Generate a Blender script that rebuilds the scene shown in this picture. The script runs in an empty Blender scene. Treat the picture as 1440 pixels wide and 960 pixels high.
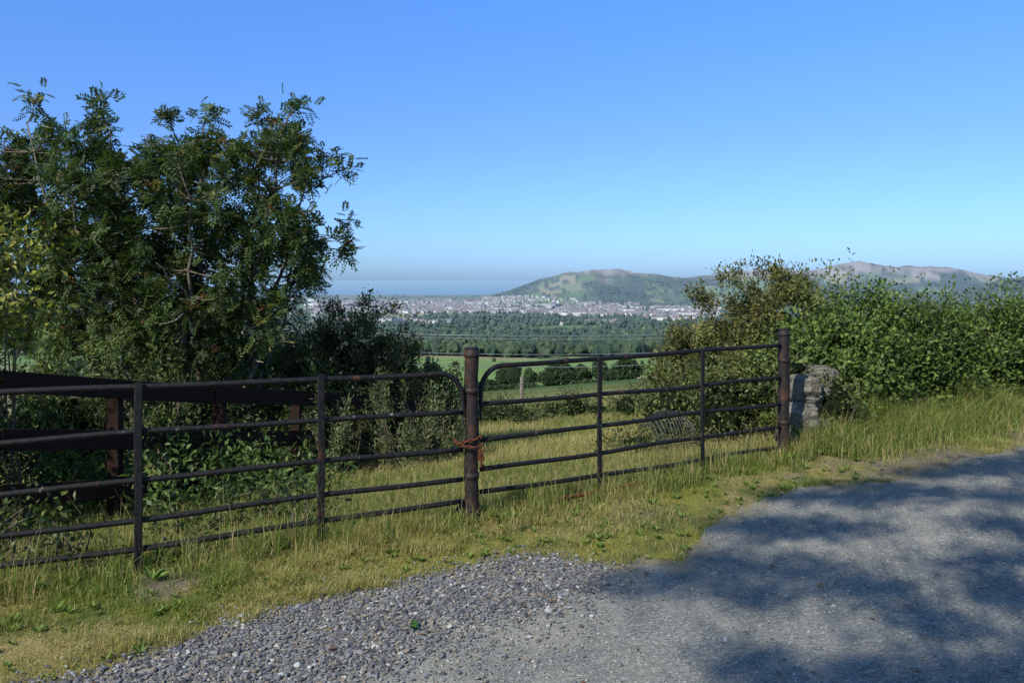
import bpy, math, random
import numpy as np
from mathutils import Vector
R=np.random.RandomState(7); random.seed(7)
scene=bpy.context.scene
# ------------------------------------------------------------------ helpers
class MB:
    def __init__(s): s.v=[];s.q=[];s.t=[];s.c=[];s.n=0
    def add(s,v,q=None,t=None,c=(1,1,1)):
        v=np.asarray(v,float).reshape(-1,3); c=np.asarray(c,float)
        if c.ndim==1: c=np.tile(c,(len(v),1))
        if q is not None and len(q): s.q.append(np.asarray(q,int).reshape(-1,4)+s.n)
        if t is not None and len(t): s.t.append(np.asarray(t,int).reshape(-1,3)+s.n)
        s.v.append(v); s.c.append(c); s.n+=len(v)
    def obj(s,name,mat,parent=None,smooth=False):
        v=np.concatenate(s.v); c=np.concatenate(s.c)
        q=np.concatenate(s.q) if s.q else np.zeros((0,4),int)
        t=np.concatenate(s.t) if s.t else np.zeros((0,3),int)
        me=bpy.data.meshes.new(name)
        me.vertices.add(len(v)); me.vertices.foreach_set('co',v.astype(np.float32).ravel())
        li=np.concatenate([q.ravel(),t.ravel()]); me.loops.add(len(li)); me.loops.foreach_set('vertex_index',li.astype(np.int32))
        np_=len(q)+len(t); me.polygons.add(np_)
        st=np.concatenate([np.arange(len(q))*4,len(q)*4+np.arange(len(t))*3])
        me.polygons.foreach_set('loop_start',st.astype(np.int32))
        me.polygons.foreach_set('use_smooth',np.full(np_,smooth))
        me.update(calc_edges=True)
        a=me.color_attributes.new('Col','FLOAT_COLOR','POINT')
        cc=np.ones((len(v),4),np.float32); cc[:,:3]=c; a.data.foreach_set('color',cc.ravel())
        me.materials.append(mat); me.validate()
        o=bpy.data.objects.new(name,me); scene.collection.objects.link(o)
        if parent: o.parent=parent
        return o
def empty(name):
    o=bpy.data.objects.new(name,None); scene.collection.objects.link(o); return o
def nrm(a): return a/np.maximum(np.linalg.norm(a,axis=-1,keepdims=True),1e-9)
def h2(i,j,seed):
    n=(i*374761393+j*668265263+seed*982451653)&0x7fffffff
    n=((n^(n>>13))*1274126177)&0x7fffffff
    return ((n^(n>>16))&0xffff)/65535.0
def vn(x,y,seed=0):
    x=np.asarray(x,float);y=np.asarray(y,float)
    i=np.floor(x).astype(np.int64);j=np.floor(y).astype(np.int64);f=x-i;g=y-j
    f=f*f*(3-2*f);g=g*g*(3-2*g)
    return (h2(i,j,seed)*(1-f)+h2(i+1,j,seed)*f)*(1-g)+(h2(i,j+1,seed)*(1-f)+h2(i+1,j+1,seed)*f)*g
def fbm(x,y,seed=0,o=4):
    s=0;a=.5
    for k in range(o): s=s+a*vn(x*2**k,y*2**k,seed+k*17); a*=.5
    return s/(1-.5**o)
def sst(a,b,x): t=np.clip((x-a)/(b-a),0,1); return t*t*(3-2*t)
def mix(a,b,t): t=np.asarray(t)[...,None]; return np.asarray(a)*(1-t)+np.asarray(b)*t
# ------------------------------------------------------------------ materials
def M(name):
    m=bpy.data.materials.new(name); m.use_nodes=True; nt=m.node_tree; nt.nodes.clear()
    out=nt.nodes.new('ShaderNodeOutputMaterial'); return m,nt,out
def N(nt,t,**k):
    n=nt.nodes.new(t)
    for a,b in k.items():
        if a in n.inputs: n.inputs[a].default_value=b
        else: setattr(n,a,b)
    return n
def L(nt,a,b): nt.links.new(a,b)
def pos(nt): return N(nt,'ShaderNodeNewGeometry').outputs['Position']
def noise(nt,scale,detail=4,rough=.6,vec=None):
    n=N(nt,'ShaderNodeTexNoise'); n.inputs['Scale'].default_value=scale; n.inputs['Detail'].default_value=detail; n.inputs['Roughness'].default_value=rough
    L(nt,vec if vec else pos(nt),n.inputs['Vector']); return n.outputs['Fac']
def ramp(nt,fac,stops):
    r=N(nt,'ShaderNodeValToRGB'); e=r.color_ramp.elements
    while len(e)<len(stops): e.new(.5)
    for i,(p,c) in enumerate(stops):
        e[i].position=p; e[i].color=(*c,1) if not isinstance(c,(int,float)) else (c,c,c,1)
    L(nt,fac,r.inputs[0]); return r.outputs[0]
def mixc(nt,f,a,b,bt='MIX'):
    n=N(nt,'ShaderNodeMix',data_type='RGBA',blend_type=bt)
    for s,x in ((n.inputs[0],f),(n.inputs[6],a),(n.inputs[7],b)):
        if hasattr(x,'links'): L(nt,x,s)
        elif isinstance(x,(int,float)): s.default_value=x
        else: s.default_value=(*x,1)
    return n.outputs[2]
def bump(nt,h,st,dist=.01):
    b=N(nt,'ShaderNodeBump'); b.inputs['Strength'].default_value=st; b.inputs['Distance'].default_value=dist; L(nt,h,b.inputs['Height']); return b.outputs[0]
def princ(nt,out,col,rough=.7,spec=.3,normal=None):
    p=N(nt,'ShaderNodeBsdfPrincipled'); p.inputs['Specular IOR Level'].default_value=spec
    if hasattr(col,'links'): L(nt,col,p.inputs['Base Color'])
    else: p.inputs['Base Color'].default_value=(*col,1)
    if hasattr(rough,'links'): L(nt,rough,p.inputs['Roughness'])
    else: p.inputs['Roughness'].default_value=rough
    if normal is not None: L(nt,normal,p.inputs['Normal'])
    L(nt,p.outputs[0],out.inputs[0]); return p
def attr(nt): return N(nt,'ShaderNodeAttribute',attribute_name='Col').outputs['Color']
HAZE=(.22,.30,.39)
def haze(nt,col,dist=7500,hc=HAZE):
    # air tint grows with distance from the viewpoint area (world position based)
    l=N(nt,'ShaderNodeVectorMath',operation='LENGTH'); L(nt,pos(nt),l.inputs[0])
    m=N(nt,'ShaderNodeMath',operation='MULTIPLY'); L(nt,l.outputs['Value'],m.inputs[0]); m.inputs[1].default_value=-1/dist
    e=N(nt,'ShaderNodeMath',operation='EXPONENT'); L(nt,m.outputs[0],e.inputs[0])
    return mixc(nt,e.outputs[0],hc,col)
def leafmat(name,trans=.3,rough=.5,spec=.35):
    m,nt,out=M(name); c=attr(nt)
    p=princ(nt,out,c,rough,spec)
    t=N(nt,'ShaderNodeBsdfTranslucent'); c2=mixc(nt,1.0,c,(1.3,1.45,.6),'MULTIPLY'); L(nt,c2,t.inputs[0])
    ms=N(nt,'ShaderNodeMixShader'); ms.inputs[0].default_value=trans
    L(nt,p.outputs[0],ms.inputs[1]);L(nt,t.outputs[0],ms.inputs[2]);L(nt,ms.outputs[0],out.inputs[0]); return m
m_leaf=leafmat('leaf'); m_grass=leafmat('grass_blade',.35,.6,.2)
m,nt,out=M('dark_core'); princ(nt,out,attr(nt),.95,.0); m_core=m
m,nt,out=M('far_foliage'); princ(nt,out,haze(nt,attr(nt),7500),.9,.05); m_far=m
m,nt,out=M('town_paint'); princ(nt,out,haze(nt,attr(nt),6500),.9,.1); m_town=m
m,nt,out=M('bark'); n1=noise(nt,25,5)
princ(nt,out,mixc(nt,.8,attr(nt),ramp(nt,n1,[(.3,.35),(.7,1.2)]),'MULTIPLY'),.9,.1,bump(nt,n1,.6)); m_bark=m
m,nt,out=M('terrain')
c=attr(nt); n1=noise(nt,9,6,.7); n2=noise(nt,70,4,.7)
c=mixc(nt,.75,c,ramp(nt,n1,[(.3,.55),(.7,1.35)]),'MULTIPLY'); c=mixc(nt,.85,c,ramp(nt,n2,[(.32,.35),(.68,1.5)]),'MULTIPLY')
n3=noise(nt,.03,6,.7); c=mixc(nt,.5,c,ramp(nt,n3,[(.3,.7),(.7,1.3)]),'MULTIPLY')
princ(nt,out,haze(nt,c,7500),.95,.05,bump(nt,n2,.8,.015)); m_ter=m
m,nt,out=M('road_surface')
v=N(nt,'ShaderNodeTexVoronoi'); v.inputs['Scale'].default_value=95; L(nt,pos(nt),v.inputs['Vector'])
v2=N(nt,'ShaderNodeTexVoronoi'); v2.inputs['Scale'].default_value=210; L(nt,pos(nt),v2.inputs['Vector'])
s1=N(nt,'ShaderNodeSeparateColor'); L(nt,v.outputs['Color'],s1.inputs[0])
s2=N(nt,'ShaderNodeSeparateColor'); L(nt,v2.outputs['Color'],s2.inputs[0])
g1=ramp(nt,s1.outputs[0],[(0,(.085,.088,.083)),(.6,(.195,.197,.185)),(1,(.42,.42,.39))])
g2=ramp(nt,s2.outputs[0],[(0,(.10,.102,.097)),(1,(.36,.36,.335))])
g=mixc(nt,.5,g1,g2)
g=mixc(nt,1.0,g,ramp(nt,noise(nt,1.3,5,.65),[(.3,(.78,.82,.80)),(.7,(1.28,1.25,1.15))]),'MULTIPLY')
g=mixc(nt,ramp(nt,noise(nt,2.2,5,.7),[(.50,0.0),(.70,.6)]),g,(.37,.335,.275))
g=mixc(nt,attr(nt),g,(.22,.185,.11))
princ(nt,out,g,.9,.15,bump(nt,v.outputs['Distance'],.7,.006)); m_road=m
m,nt,out=M('stone_chips'); n1=noise(nt,90,4); princ(nt,out,mixc(nt,.5,attr(nt),ramp(nt,n1,[(.3,.6),(.7,1.4)]),'MULTIPLY'),.75,.3,bump(nt,n1,.3,.004)); m_stone=m
m,nt,out=M('gate_paint')
n1=noise(nt,6,6,.75); n2=noise(nt,38,5,.7); n3=noise(nt,14,5,.7)
c=mixc(nt,ramp(nt,n2,[(.4,0.),(.75,1.)]),(.007,.0065,.0065),(.022,.020,.019))
c=mixc(nt,ramp(nt,n1,[(.60,0.),(.66,.9)]),c,(.10,.034,.016))
c=mixc(nt,ramp(nt,n3,[(.65,0.),(.70,.9)]),c,(.24,.22,.19))
princ(nt,out,c,ramp(nt,n2,[(.3,.45),(.7,.8)]),.35,bump(nt,n2,.5,.003)); m_gate=m
m,nt,out=M('post_paint')
n1=noise(nt,5,6,.8); n2=noise(nt,38,5,.7)
c=mixc(nt,ramp(nt,n2,[(.4,0.),(.75,1.)]),(.012,.010,.009),(.04,.027,.022))
c=mixc(nt,ramp(nt,n1,[(.53,0.),(.66,.85)]),c,(.10,.034,.017))
princ(nt,out,c,.6,.35,bump(nt,n2,.5,.004)); m_post=m
m,nt,out=M('rust'); n2=noise(nt,60,5,.7)
princ(nt,out,ramp(nt,n2,[(.3,(.045,.016,.01)),(.7,(.17,.055,.025))]),.9,.2,bump(nt,n2,.5,.003)); m_rust=m
m,nt,out=M('dark_wood')
tc=N(nt,'ShaderNodeMapping'); tc.inputs['Scale'].default_value=(4,4,40); L(nt,pos(nt),tc.inputs[0])
n2=noise(nt,1.5,5,.7,tc.outputs[0]); princ(nt,out,ramp(nt,n2,[(.3,(.012,.007,.005)),(.7,(.038,.019,.013))]),.8,.15,bump(nt,n2,.5,.004)); m_wood=m
m,nt,out=M('boulder'); n1=noise(nt,7,6,.7); n2=noise(nt,40,5,.7)
c=ramp(nt,n1,[(.3,(.08,.075,.06)),(.52,(.19,.175,.14)),(.75,(.33,.31,.25))]); c=mixc(nt,.8,c,ramp(nt,n2,[(.3,.4),(.7,1.3)]),'MULTIPLY')
princ(nt,out,c,.95,.1,bump(nt,n1,1.0,.06)); m_bould=m
m,nt,out=M('wire'); princ(nt,out,(.035,.035,.035),.5,.5); m_wire=m
m,nt,out=M('cable'); princ(nt,out,(.26,.27,.27),.5,.5); m_cable=m
m,nt,out=M('sea_water'); n1=noise(nt,.02,4,.6)
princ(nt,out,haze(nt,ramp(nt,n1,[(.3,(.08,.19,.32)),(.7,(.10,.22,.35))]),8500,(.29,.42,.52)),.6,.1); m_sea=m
# ------------------------------------------------------------------ terrain
PN=[-3000,-200,-20,-6,0,1,3,5,10,20,26,60,150,400,800,1200,2000,3000,4000,5000,5600,7000,12000]
PZ=[260,20,.6,0,0,-.1,-.4,-.8,-1.5,-2.6,-3.4,-9,-22,-48,-78,-94,-110,-118,-120.5,-123,-127,-135,-150]
def nn(x,y): return -(x+.27)*.53+(y-5.28)*.85
HX=[-1200,-400,-171,0,171,342,471,643,814,1030,1200,1457,1630,1843,1971,2100,2314,2530,2657,2830,3086,3600,4500]
HZ=[-127,-124,-118,-67,-7,36,49,45,19,2,12,55,49,56,82,92,62,70,58,20,-10,-20,-30]
def H(x,y):
    x=np.asarray(x,float);y=np.asarray(y,float)
    n=nn(x,y); t=sst(40,300,np.hypot(x,y))
    ne=n*(1-t)+.85*y*t
    z=np.interp(ne,PN,PZ)
    hs=np.interp(x*4800/np.maximum(y,3000),HX,HZ)
    hs=hs+(fbm(x/130,y/130,5,5)-.5)*46*sst(-60,20,hs)
    f=sst(3250,4700,y)*(1-sst(5100,6600,y))
    z=z+np.maximum(hs+124,0)*f*(1+.35*(fbm(x/330,y/330,15,3)-.5)*(1-sst(4300,4750,y)))
    z=z+132*np.exp(-((x-1950)/420)**2-((y-2700)/500)**2)
    z=z+(fbm(x/90,y/90,9,4)-.5)*12*sst(300,900,y)*(1-sst(2300,3200,y))
    return z
def cells(x,y,s,seed=3):
    gx=np.floor(x/s).astype(np.int64);gy=np.floor(y/s).astype(np.int64)
    b1=np.full(x.shape,1e18);b2=b1.copy();idv=np.zeros(x.shape)
    for a in(-1,0,1):
        for b in(-1,0,1):
            i=gx+a;j=gy+b; px=(i+h2(i,j,seed))*s;py=(j+h2(i,j,seed+1))*s
            d=np.hypot(x-px,y-py); cl=d<b1
            b2=np.where(cl,b1,np.minimum(b2,d)); idv=np.where(cl,h2(i,j,seed+2),idv); b1=np.minimum(b1,d)
    return idv,b2-b1
def fieldcol(x,y):
    idv,e=cells(x,y*.55,130)
    pal=np.array([(.07,.12,.035),(.12,.19,.05),(.17,.26,.07),(.09,.15,.04),(.23,.26,.10),(.14,.23,.055),(.34,.30,.15)])
    c=pal[np.clip((idv*6.99).astype(int),0,6)]
    hedge=e<9+y*.001
    c=np.where(hedge[...,None],np.array((.035,.06,.022)),c)
    return c,idv,hedge
def edge_y(x):
    X=[-30,-5,-2.6,-1.77,-1.43,-1.04,-.465,.206,.51,.965,1.27,1.9,2.18,2.89,3.71,4.94,14,40]
    Y=[-15,1.0,2.5,3.15,3.49,3.87,4.34,4.62,4.45,4.5,5.08,5.82,6.12,6.22,6.81,7.69,13.4,29.6]
    return np.interp(x,X,Y)+(fbm(x*3,x*0,31,4)-.5)*.22
def vergecol(x,y):
    a=fbm(x*1.7,y*1.7,41,5); b=fbm(x*4,y*4,47,4)
    c=mix((.24,.235,.05),(.33,.27,.115),sst(.42,.62,a)); c=mix(c,(.12,.14,.04),sst(.5,.66,b))
    return mix(c,(.23,.19,.14),sst(.58,.70,fbm(x*1.1+9,y*1.1,53,4)))
az=np.concatenate([np.arange(-180,-44,3),np.arange(-44,44,.16),np.arange(44,181,3)])*math.pi/180
rr=np.concatenate([[0.3],np.geomspace(.6,9000,300)])
A,RR=np.meshgrid(az,rr); X=RR*np.sin(A);Y=RR*np.cos(A); Z=H(X,Y)
n=nn(X,Y)
near=vergecol(X,Y); fl=mix((.30,.27,.10),(.18,.20,.06),fbm(X*.5,Y*.5,61,4))
c=mix(near,fl,sst(.3,1.5,n))
fc,_,_=fieldcol(X,Y); c=mix(c,fc,sst(20,40,RR)*(Y>0))
lf=(X/np.maximum(Y,1)>-.13)&(X/np.maximum(Y,1)<.23)&(Y>110)&(Y<560)
c=np.where(lf[...,None],mix((.16,.26,.06),(.24,.32,.09),fbm(X/60,Y/60,5,3)),c)
tan=(X/np.maximum(Y,1)>.155)&(X/np.maximum(Y,1)<.23)&(Y>150)&(Y<215); c=np.where(tan[...,None],np.array((.42,.34,.18)),c)
fo=sst(.42,.55,fbm(X/300,Y/300,71,4))*sst(560,640,Y)*(1-sst(2200,2500,Y)); c=mix(c,(.022,.04,.016),fo*.9)
hh=Z+np.where(Y>3200,0,-999)
rk=sst(0,34,hh+(fbm(X/110,Y/110,81,5)-.5)*95)
c=mix(c,mix((.22,.16,.12),(.50,.41,.36),sst(.42,.58,fbm(X/45,Y/45,83,4))),rk*.9)
wood=sst(.56,.60,fbm(X/260+5,Y/420,87,4))*(Y>3200)*(1-rk)*(Z>-115); c=mix(c,(.03,.05,.025),wood*.85)
rf=np.exp(-((X-1950)/520)**2-((Y-2700)/600)**2); c=mix(c,(.018,.035,.018),sst(.15,.35,rf))
nr,na=X.shape
idx=np.arange(nr*na).reshape(nr,na)
q=np.stack([idx[:-1,:-1],idx[:-1,1:],idx[1:,1:],idx[1:,:-1]],-1).reshape(-1,4)[:,::-1]
mb=MB(); mb.add(np.stack([X,Y,Z],-1),q,None,c.reshape(-1,3))
mb.add([[0,0,0]]+[[.3*math.sin(a),.3*math.cos(a),0] for a in az],None,[[0,i+2,i+1] for i in range(len(az)-1)],(.1,.1,.08))
mb.obj('ground',m_ter,smooth=True)
mb=MB(); ns=96; ring=[[60000*math.cos(2*math.pi*i/ns),60000*math.sin(2*math.pi*i/ns),-125] for i in range(ns)]
mb.add([[0,0,-125]]+ring,None,[[0,1+i,1+(i+1)%ns] for i in range(ns)]); mb.obj('sea',m_sea)
# ------------------------------------------------------------------ road
xs=np.concatenate([np.linspace(-30,-3,50,endpoint=False),np.arange(-3,6,.025),np.linspace(6,40,80)])
ts=np.concatenate([[0,.012,.025,.05,.08,.12],np.linspace(.18,1,14)])
ye=edge_y(xs)+(np.interp(xs,[-4,-3,6,8],[0,1,1,0])*(fbm(xs*12,xs*0,33,3)-.5)*.16)
yl=.6235*xs-1.375; yl=np.minimum(yl,ye-2)
XX=np.repeat(xs[:,None],len(ts),1); YY=ye[:,None]*(1-ts)+yl[:,None]*ts
ZZ=.007+0*XX
d=ye[:,None]-YY
ec=np.clip(1-d/.32,0,1)*sst(.3,.6,fbm(XX*5,YY*5,35,3))
nr,na=XX.shape; idx=np.arange(nr*na).reshape(nr,na)
q=np.stack([idx[:-1,:-1],idx[:-1,1:],idx[1:,1:],idx[1:,:-1]],-1).reshape(-1,4)[:,::-1]
mb=MB(); mb.add(np.stack([XX,YY,ZZ],-1),q,None,np.repeat(ec.reshape(-1,1),3,1)); mb.obj('road',m_road)
# ------------------------------------------------------------------ stones
def ico():
    p=(1+5**.5)/2
    v=np.array([(-1,p,0),(1,p,0),(-1,-p,0),(1,-p,0),(0,-1,p),(0,1,p),(0,-1,-p),(0,1,-p),(p,0,-1),(p,0,1),(-p,0,-1),(-p,0,1)],float)
    f=[(0,11,5),(0,5,1),(0,1,7),(0,7,10),(0,10,11),(1,5,9),(5,11,4),(11,10,2),(10,7,6),(7,1,8),(3,9,4),(3,4,2),(3,2,6),(3,6,8),(3,8,9),(4,9,5),(2,4,11),(6,2,10),(8,6,7),(9,8,1)]
    return nrm(v),np.array(f)
IV,IF=ico()
def subd(v,f):
    v=list(map(tuple,v)); ca={}; nf=[]
    def mid(a,b):
        k=(min(a,b),max(a,b))
        if k not in ca:
            m=np.array(v[a])+np.array(v[b]); m/=np.linalg.norm(m); ca[k]=len(v); v.append(tuple(m))
        return ca[k]
    for a,b,c in f:
        x,y,z=mid(a,b),mid(b,c),mid(c,a); nf+=[(a,x,z),(b,y,x),(c,z,y),(x,y,z)]
    return np.array(v),np.array(nf)
IV2,IF2=subd(IV,IF); IV3,IF3=subd(IV2,IF2); IV4,IF4=subd(IV3,IF3)
OV=np.array([(1,0,0),(-1,0,0),(0,1,0),(0,-1,0),(0,0,1),(0,0,-1)],float)
OF=np.array([(0,2,4),(2,1,4),(1,3,4),(3,0,4),(2,0,5),(1,2,5),(3,1,5),(0,3,5)])
def blobs(mb,P,S,C,BV,BF,jit=.25,rot=True,R=R):
    n=len(P);k=len(BV)
    V=np.repeat(BV[None],n,0)*(1+R.uniform(-jit,jit,(n,k,1)))
    V=V*S[:,None,:]
    a=R.uniform(0,6.283,n); ca,sa=np.cos(a)[:,None],np.sin(a)[:,None]
    if rot:
        b=R.normal(0,.35,n); cb,sb=np.cos(b)[:,None],np.sin(b)[:,None]
        y=V[...,1]*cb-V[...,2]*sb; z=V[...,1]*sb+V[...,2]*cb; V=np.stack([V[...,0],y,z],-1)
    x=V[...,0]*ca-V[...,1]*sa; y=V[...,0]*sa+V[...,1]*ca; V=np.stack([x,y,V[...,2]],-1)+P[:,None]
    F=(BF[None]+(np.arange(n)*k)[:,None,None]).reshape(-1,3)
    Cc=np.repeat(C,k,0) if C.shape[0]==n else C
    mb.add(V.reshape(-1,3),None,F,Cc)
def low_y(x): return np.interp(x,[-3,-1.2,-.62,-.386,.21,.51],[1.2,2.4,3.15,3.6,4.0,4.39])
mb=MB()
n=90000; x=R.uniform(-3,.75,n); y=R.uniform(1.5,4.9,n)
ey=edge_y(x); ly=low_y(x)
p=np.where(y>ey,np.exp(-(y-ey)/.06),1)*np.where(y<ly,np.exp(-(ly-y)/.2),1)*np.where(x>.4,np.exp(-(x-.4)/.1),1)
k=(R.rand(n)<p*np.clip(.25+1.35*fbm(x*3,y*3,91,3),0,1)); x,y=x[k][:30000],y[k][:30000]; n=len(x)
s=R.gamma(4.5,.00115,n)+.0018
S=np.stack([s*R.uniform(.8,1.6,n),s*R.uniform(.6,1.1,n),s*R.uniform(.3,.7,n)],1)
b=R.uniform(0,1,n)[:,None]; C=np.array((.06,.061,.067))*(1-b)+np.array((.22,.22,.225))*b; w=R.rand(n)<.06; C[w]=(.40,.39,.36); w=R.rand(n)<.16; C[w]=(.22,.18,.135)
blobs(mb,np.stack([x,y,.008+s*.5],1),S,C,IV,IF)
n=30000; y=2.6+R.rand(n)**1.4*4.5; x=R.uniform(-1.6,5,n); k=(y<edge_y(x)+R.exponential(.08,n))&(x<.72*y)&(x>-.72*y); x,y=x[k],y[k]; n=len(x)
s=R.gamma(3,.0009,n)+.0012; S=np.stack([s*1.2,s,s*.7],1); b=R.rand(n)[:,None]; C=np.array((.11,.11,.105))*(1-b)+np.array((.44,.43,.39))*b
blobs(mb,np.stack([x,y,.008+s*.3],1),S,C,OV,OF)
mb.obj('gravel',m_stone)
# ------------------------------------------------------------------ plants primitives
def leaves(mb,P,D,Nn,ln,wd,C):
    D=nrm(D); S=nrm(np.cross(D,Nn)); U=np.cross(S,D); n=len(P); ln=ln[:,None];wd=wd[:,None]
    v=np.stack([P,P+D*ln*.45+S*wd*.5+U*wd*.12,P+D*ln-U*ln*.08,P+D*ln*.45-S*wd*.5+U*wd*.12],1)
    mb.add(v.reshape(-1,3),np.arange(4*n).reshape(n,4),None,np.repeat(C,4,0))
def tube(mb,pts,rad,seg=6,col=(1,1,1),cap=True):
    pts=np.asarray(pts,float); k=len(pts); rad=np.broadcast_to(np.asarray(rad,float),(k,))
    T=nrm(np.gradient(pts,axis=0)); ref=np.array((0,0,1.)) if abs(T[:,2]).mean()<.8 else np.array((1.,0,0))
    A_=nrm(np.cross(T,ref)); B_=np.cross(T,A_)
    th=np.arange(seg)/seg*2*math.pi
    v=pts[:,None]+rad[:,None,None]*(A_[:,None]*np.cos(th)[None,:,None]+B_[:,None]*np.sin(th)[None,:,None])
    i=np.arange(k*seg).reshape(k,seg); j=np.roll(i,-1,1)
    q=np.stack([i[:-1],j[:-1],j[1:],i[1:]],-1).reshape(-1,4)
    t=[]
    V=v.reshape(-1,3)
    if cap:
        V=np.concatenate([V,pts[:1],pts[-1:]]); c0=k*seg
        t=[(c0,(a+1)%seg,a) for a in range(seg)]+[(c0+1,(k-1)*seg+a,(k-1)*seg+(a+1)%seg) for a in range(seg)]
    mb.add(V,q,t,col)
def bez(a,b,c,n): t=np.linspace(0,1,n)[:,None]; return (1-t)**2*np.array(a)+2*t*(1-t)*np.array(b)+t*t*np.array(c)
def rowan_leaves(mb,P,D,sc,C):
    n=len(P); D=nrm(D); up=nrm(np.array((0,0,1.))+R.normal(0,.5,(n,3))); S=nrm(np.cross(D,up)); U=np.cross(S,D)
    for k in range(5):
        for sg in(-1,1):
            t=.12+.18*k; pp=P+D*(sc*t)[:,None]-np.array((0,0,1))*(sc*.25*t*t)[:,None]
            dd=D*.55+sg*S*.85-U*.15
            leaves(mb,pp,dd,U+R.normal(0,.25,(n,3)),sc*R.uniform(.32,.44,n),sc*.15,C*R.uniform(.85,1.15,(n,1)))
    leaves(mb,P+D*(sc*.92)[:,None]-np.array((0,0,1))*(sc*.25)[:,None],D,U,sc*.35,sc*.15,C)
def inpoly(x,y,P):
    P=np.asarray(P);c=np.zeros(x.shape,bool);j=len(P)-1
    for i in range(len(P)):
        xi,yi=P[i];xj,yj=P[j]
        c^=((yi>y)!=(yj>y))&(x<(xj-xi)*(y-yi)/(yj-yi+1e-12)+xi); j=i
    return c
def leafcol(n,dark,light,p=1.3): b=(R.rand(n)**p)[:,None]; return np.array(dark)*(1-b)+np.array(light)*b
# ------------------------------------------------------------------ rowan tree
def rowan():
    O=empty('rowan_tree'); bk=MB();lf=MB();be=MB()
    poly=[(-6.5,2.8),(-6.0,3.15),(-5.75,3.12),(-5.33,3.5),(-5.1,3.2),(-4.68,3.5),(-4.38,3.02),(-4.10,3.30),(-3.82,3.06),(-3.46,3.33),(-3.18,3.10),(-2.85,3.33),(-2.4,3.32),(-2.4,3.0),(-2.2,2.8),(-2.45,2.64),(-2.6,2.42),(-2.25,2.2),(-2.15,1.98),(-2.2,1.66),(-2.5,1.46),(-2.7,1.0),(-3.0,.5),(-4.18,.6),(-5.14,.8),(-6.4,1.0)]
    base=np.array((-3.75,9.2,-.8))
    ends=[(-5.9,9.4,2.7),(-5.3,8.7,3.3),(-4.7,9.3,3.4),(-4.1,9.9,3.2),(-3.5,9.0,3.2),(-2.9,9.3,3.2),(-2.55,8.8,3.2),(-2.4,9.3,2.7),(-2.4,9.0,2.0),(-5.9,8.6,1.7),(-4.6,8.3,2.6),(-3.3,8.2,2.4),(-2.6,9.8,1.9),(-5.4,10,2.3)]
    segs=[]
    for e in ends:
        e=np.array(e); b=base+np.array((R.uniform(-.25,.25),R.uniform(-.2,.2),0))
        m_=b*.55+e*.45+np.array(((e[0]-b[0])*.22,(e[1]-b[1])*.2,-.1))
        P=bez(b,m_,e,16); P[1:-1]+=R.normal(0,.025,(14,3))
        tube(bk,P,np.linspace(.055,.008,16),7,(.22,.19,.15)); segs.append(P[4:])
    SP=np.concatenate(segs)
    x=R.uniform(-6.5,-1.8,16000); z=R.uniform(.5,3.7,16000)
    k=inpoly(x,z,poly); x,z=x[k],z[k]
    cs=[]
    for i in range(len(x)):
        dep=1.15*math.sqrt(max(.05,1-((x[i]+4)/2.9)**2))*(.7 if z[i]>2.9 else 1)
        if fbm(np.array(x[i]*1.8),np.array(z[i]*1.8),77,2)<.26 and z[i]>1.2: continue
        c=np.array((x[i],9.1+R.uniform(-1,1)*dep,z[i]))
        c[0]*=c[1]/9.1; c[2]=1.6+(c[2]-1.6)*c[1]/9.1
        if all(np.linalg.norm(c-o)>.22 for o in cs): cs.append(c)
        if len(cs)>440: break
    for e in [(-1.84,9.,2.88),(-1.9,9.,2.2),(-1.9,9,1.93),(-5.32,8.9,3.62),(-4.7,9.2,3.66),(-2.4,8.9,3.56),(-4.1,9.5,3.55),(-3.5,9.1,3.52),(-2.95,9.3,3.56),(-2.1,9.,3.0)]: cs.append(np.array(e))
    for c in cs:
        dd=np.linalg.norm(SP-c,axis=1)+.6*np.maximum(0,SP[:,2]-c[2]); p=SP[dd.argmin()]
        m_=(p+c)/2+np.array((0,0,-.06))+R.normal(0,.05,3)
        T=bez(p,m_,c,7); tube(bk,T,np.linspace(.012,.004,7),4,(.17,.14,.10),False)
        nl=R.randint(26,44); t=R.uniform(.55,1.05,nl)
        P=(1-t[:,None])*m_+t[:,None]*c+R.normal(0,.065,(nl,3))
        dr=nrm(c-p); D=nrm(R.normal(0,.75,(nl,3))+dr*.4+np.array((0,0,.1)))
        tone=R.uniform(.7,1.25)
        C=leafcol(nl,(.032,.055,.018),(.10,.15,.038))*tone
        yl=R.rand(nl)<.04; C[yl]=(.18,.17,.04)
        rowan_leaves(lf,P,D,R.uniform(.11,.17,nl),C)
        if R.rand()<.33:
            nb=22; q_=c+R.normal(0,.05,3)+np.array((0,-.05,.05)); PP=q_+R.normal(0,1,(nb,3))*np.array((.032,.032,.018))
            blobs(be,PP,np.full((nb,3),.009),leafcol(nb,(.20,.09,.02),(.34,.15,.04)),OV,OF,.1)
    for i in range(40):
        p=SP[R.randint(len(SP))]
        if p[2]>1.5: continue
        e=p+np.array((R.uniform(-1.0,.5),R.uniform(-1.0,-.3),R.uniform(-.3,.4)))
        P=bez(p,(p+e)/2+R.normal(0,.15,3),e,9); P[1:]+=R.normal(0,.015,(8,3)); tube(bk,P,np.linspace(.018,.004,9),5,(.42,.37,.29))
    bk.obj('trunk_and_limbs',m_bark,O,True); lf.obj('crown_leaves',m_leaf,O); be.obj('berries',m_leaf,O)
rowan()
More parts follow.
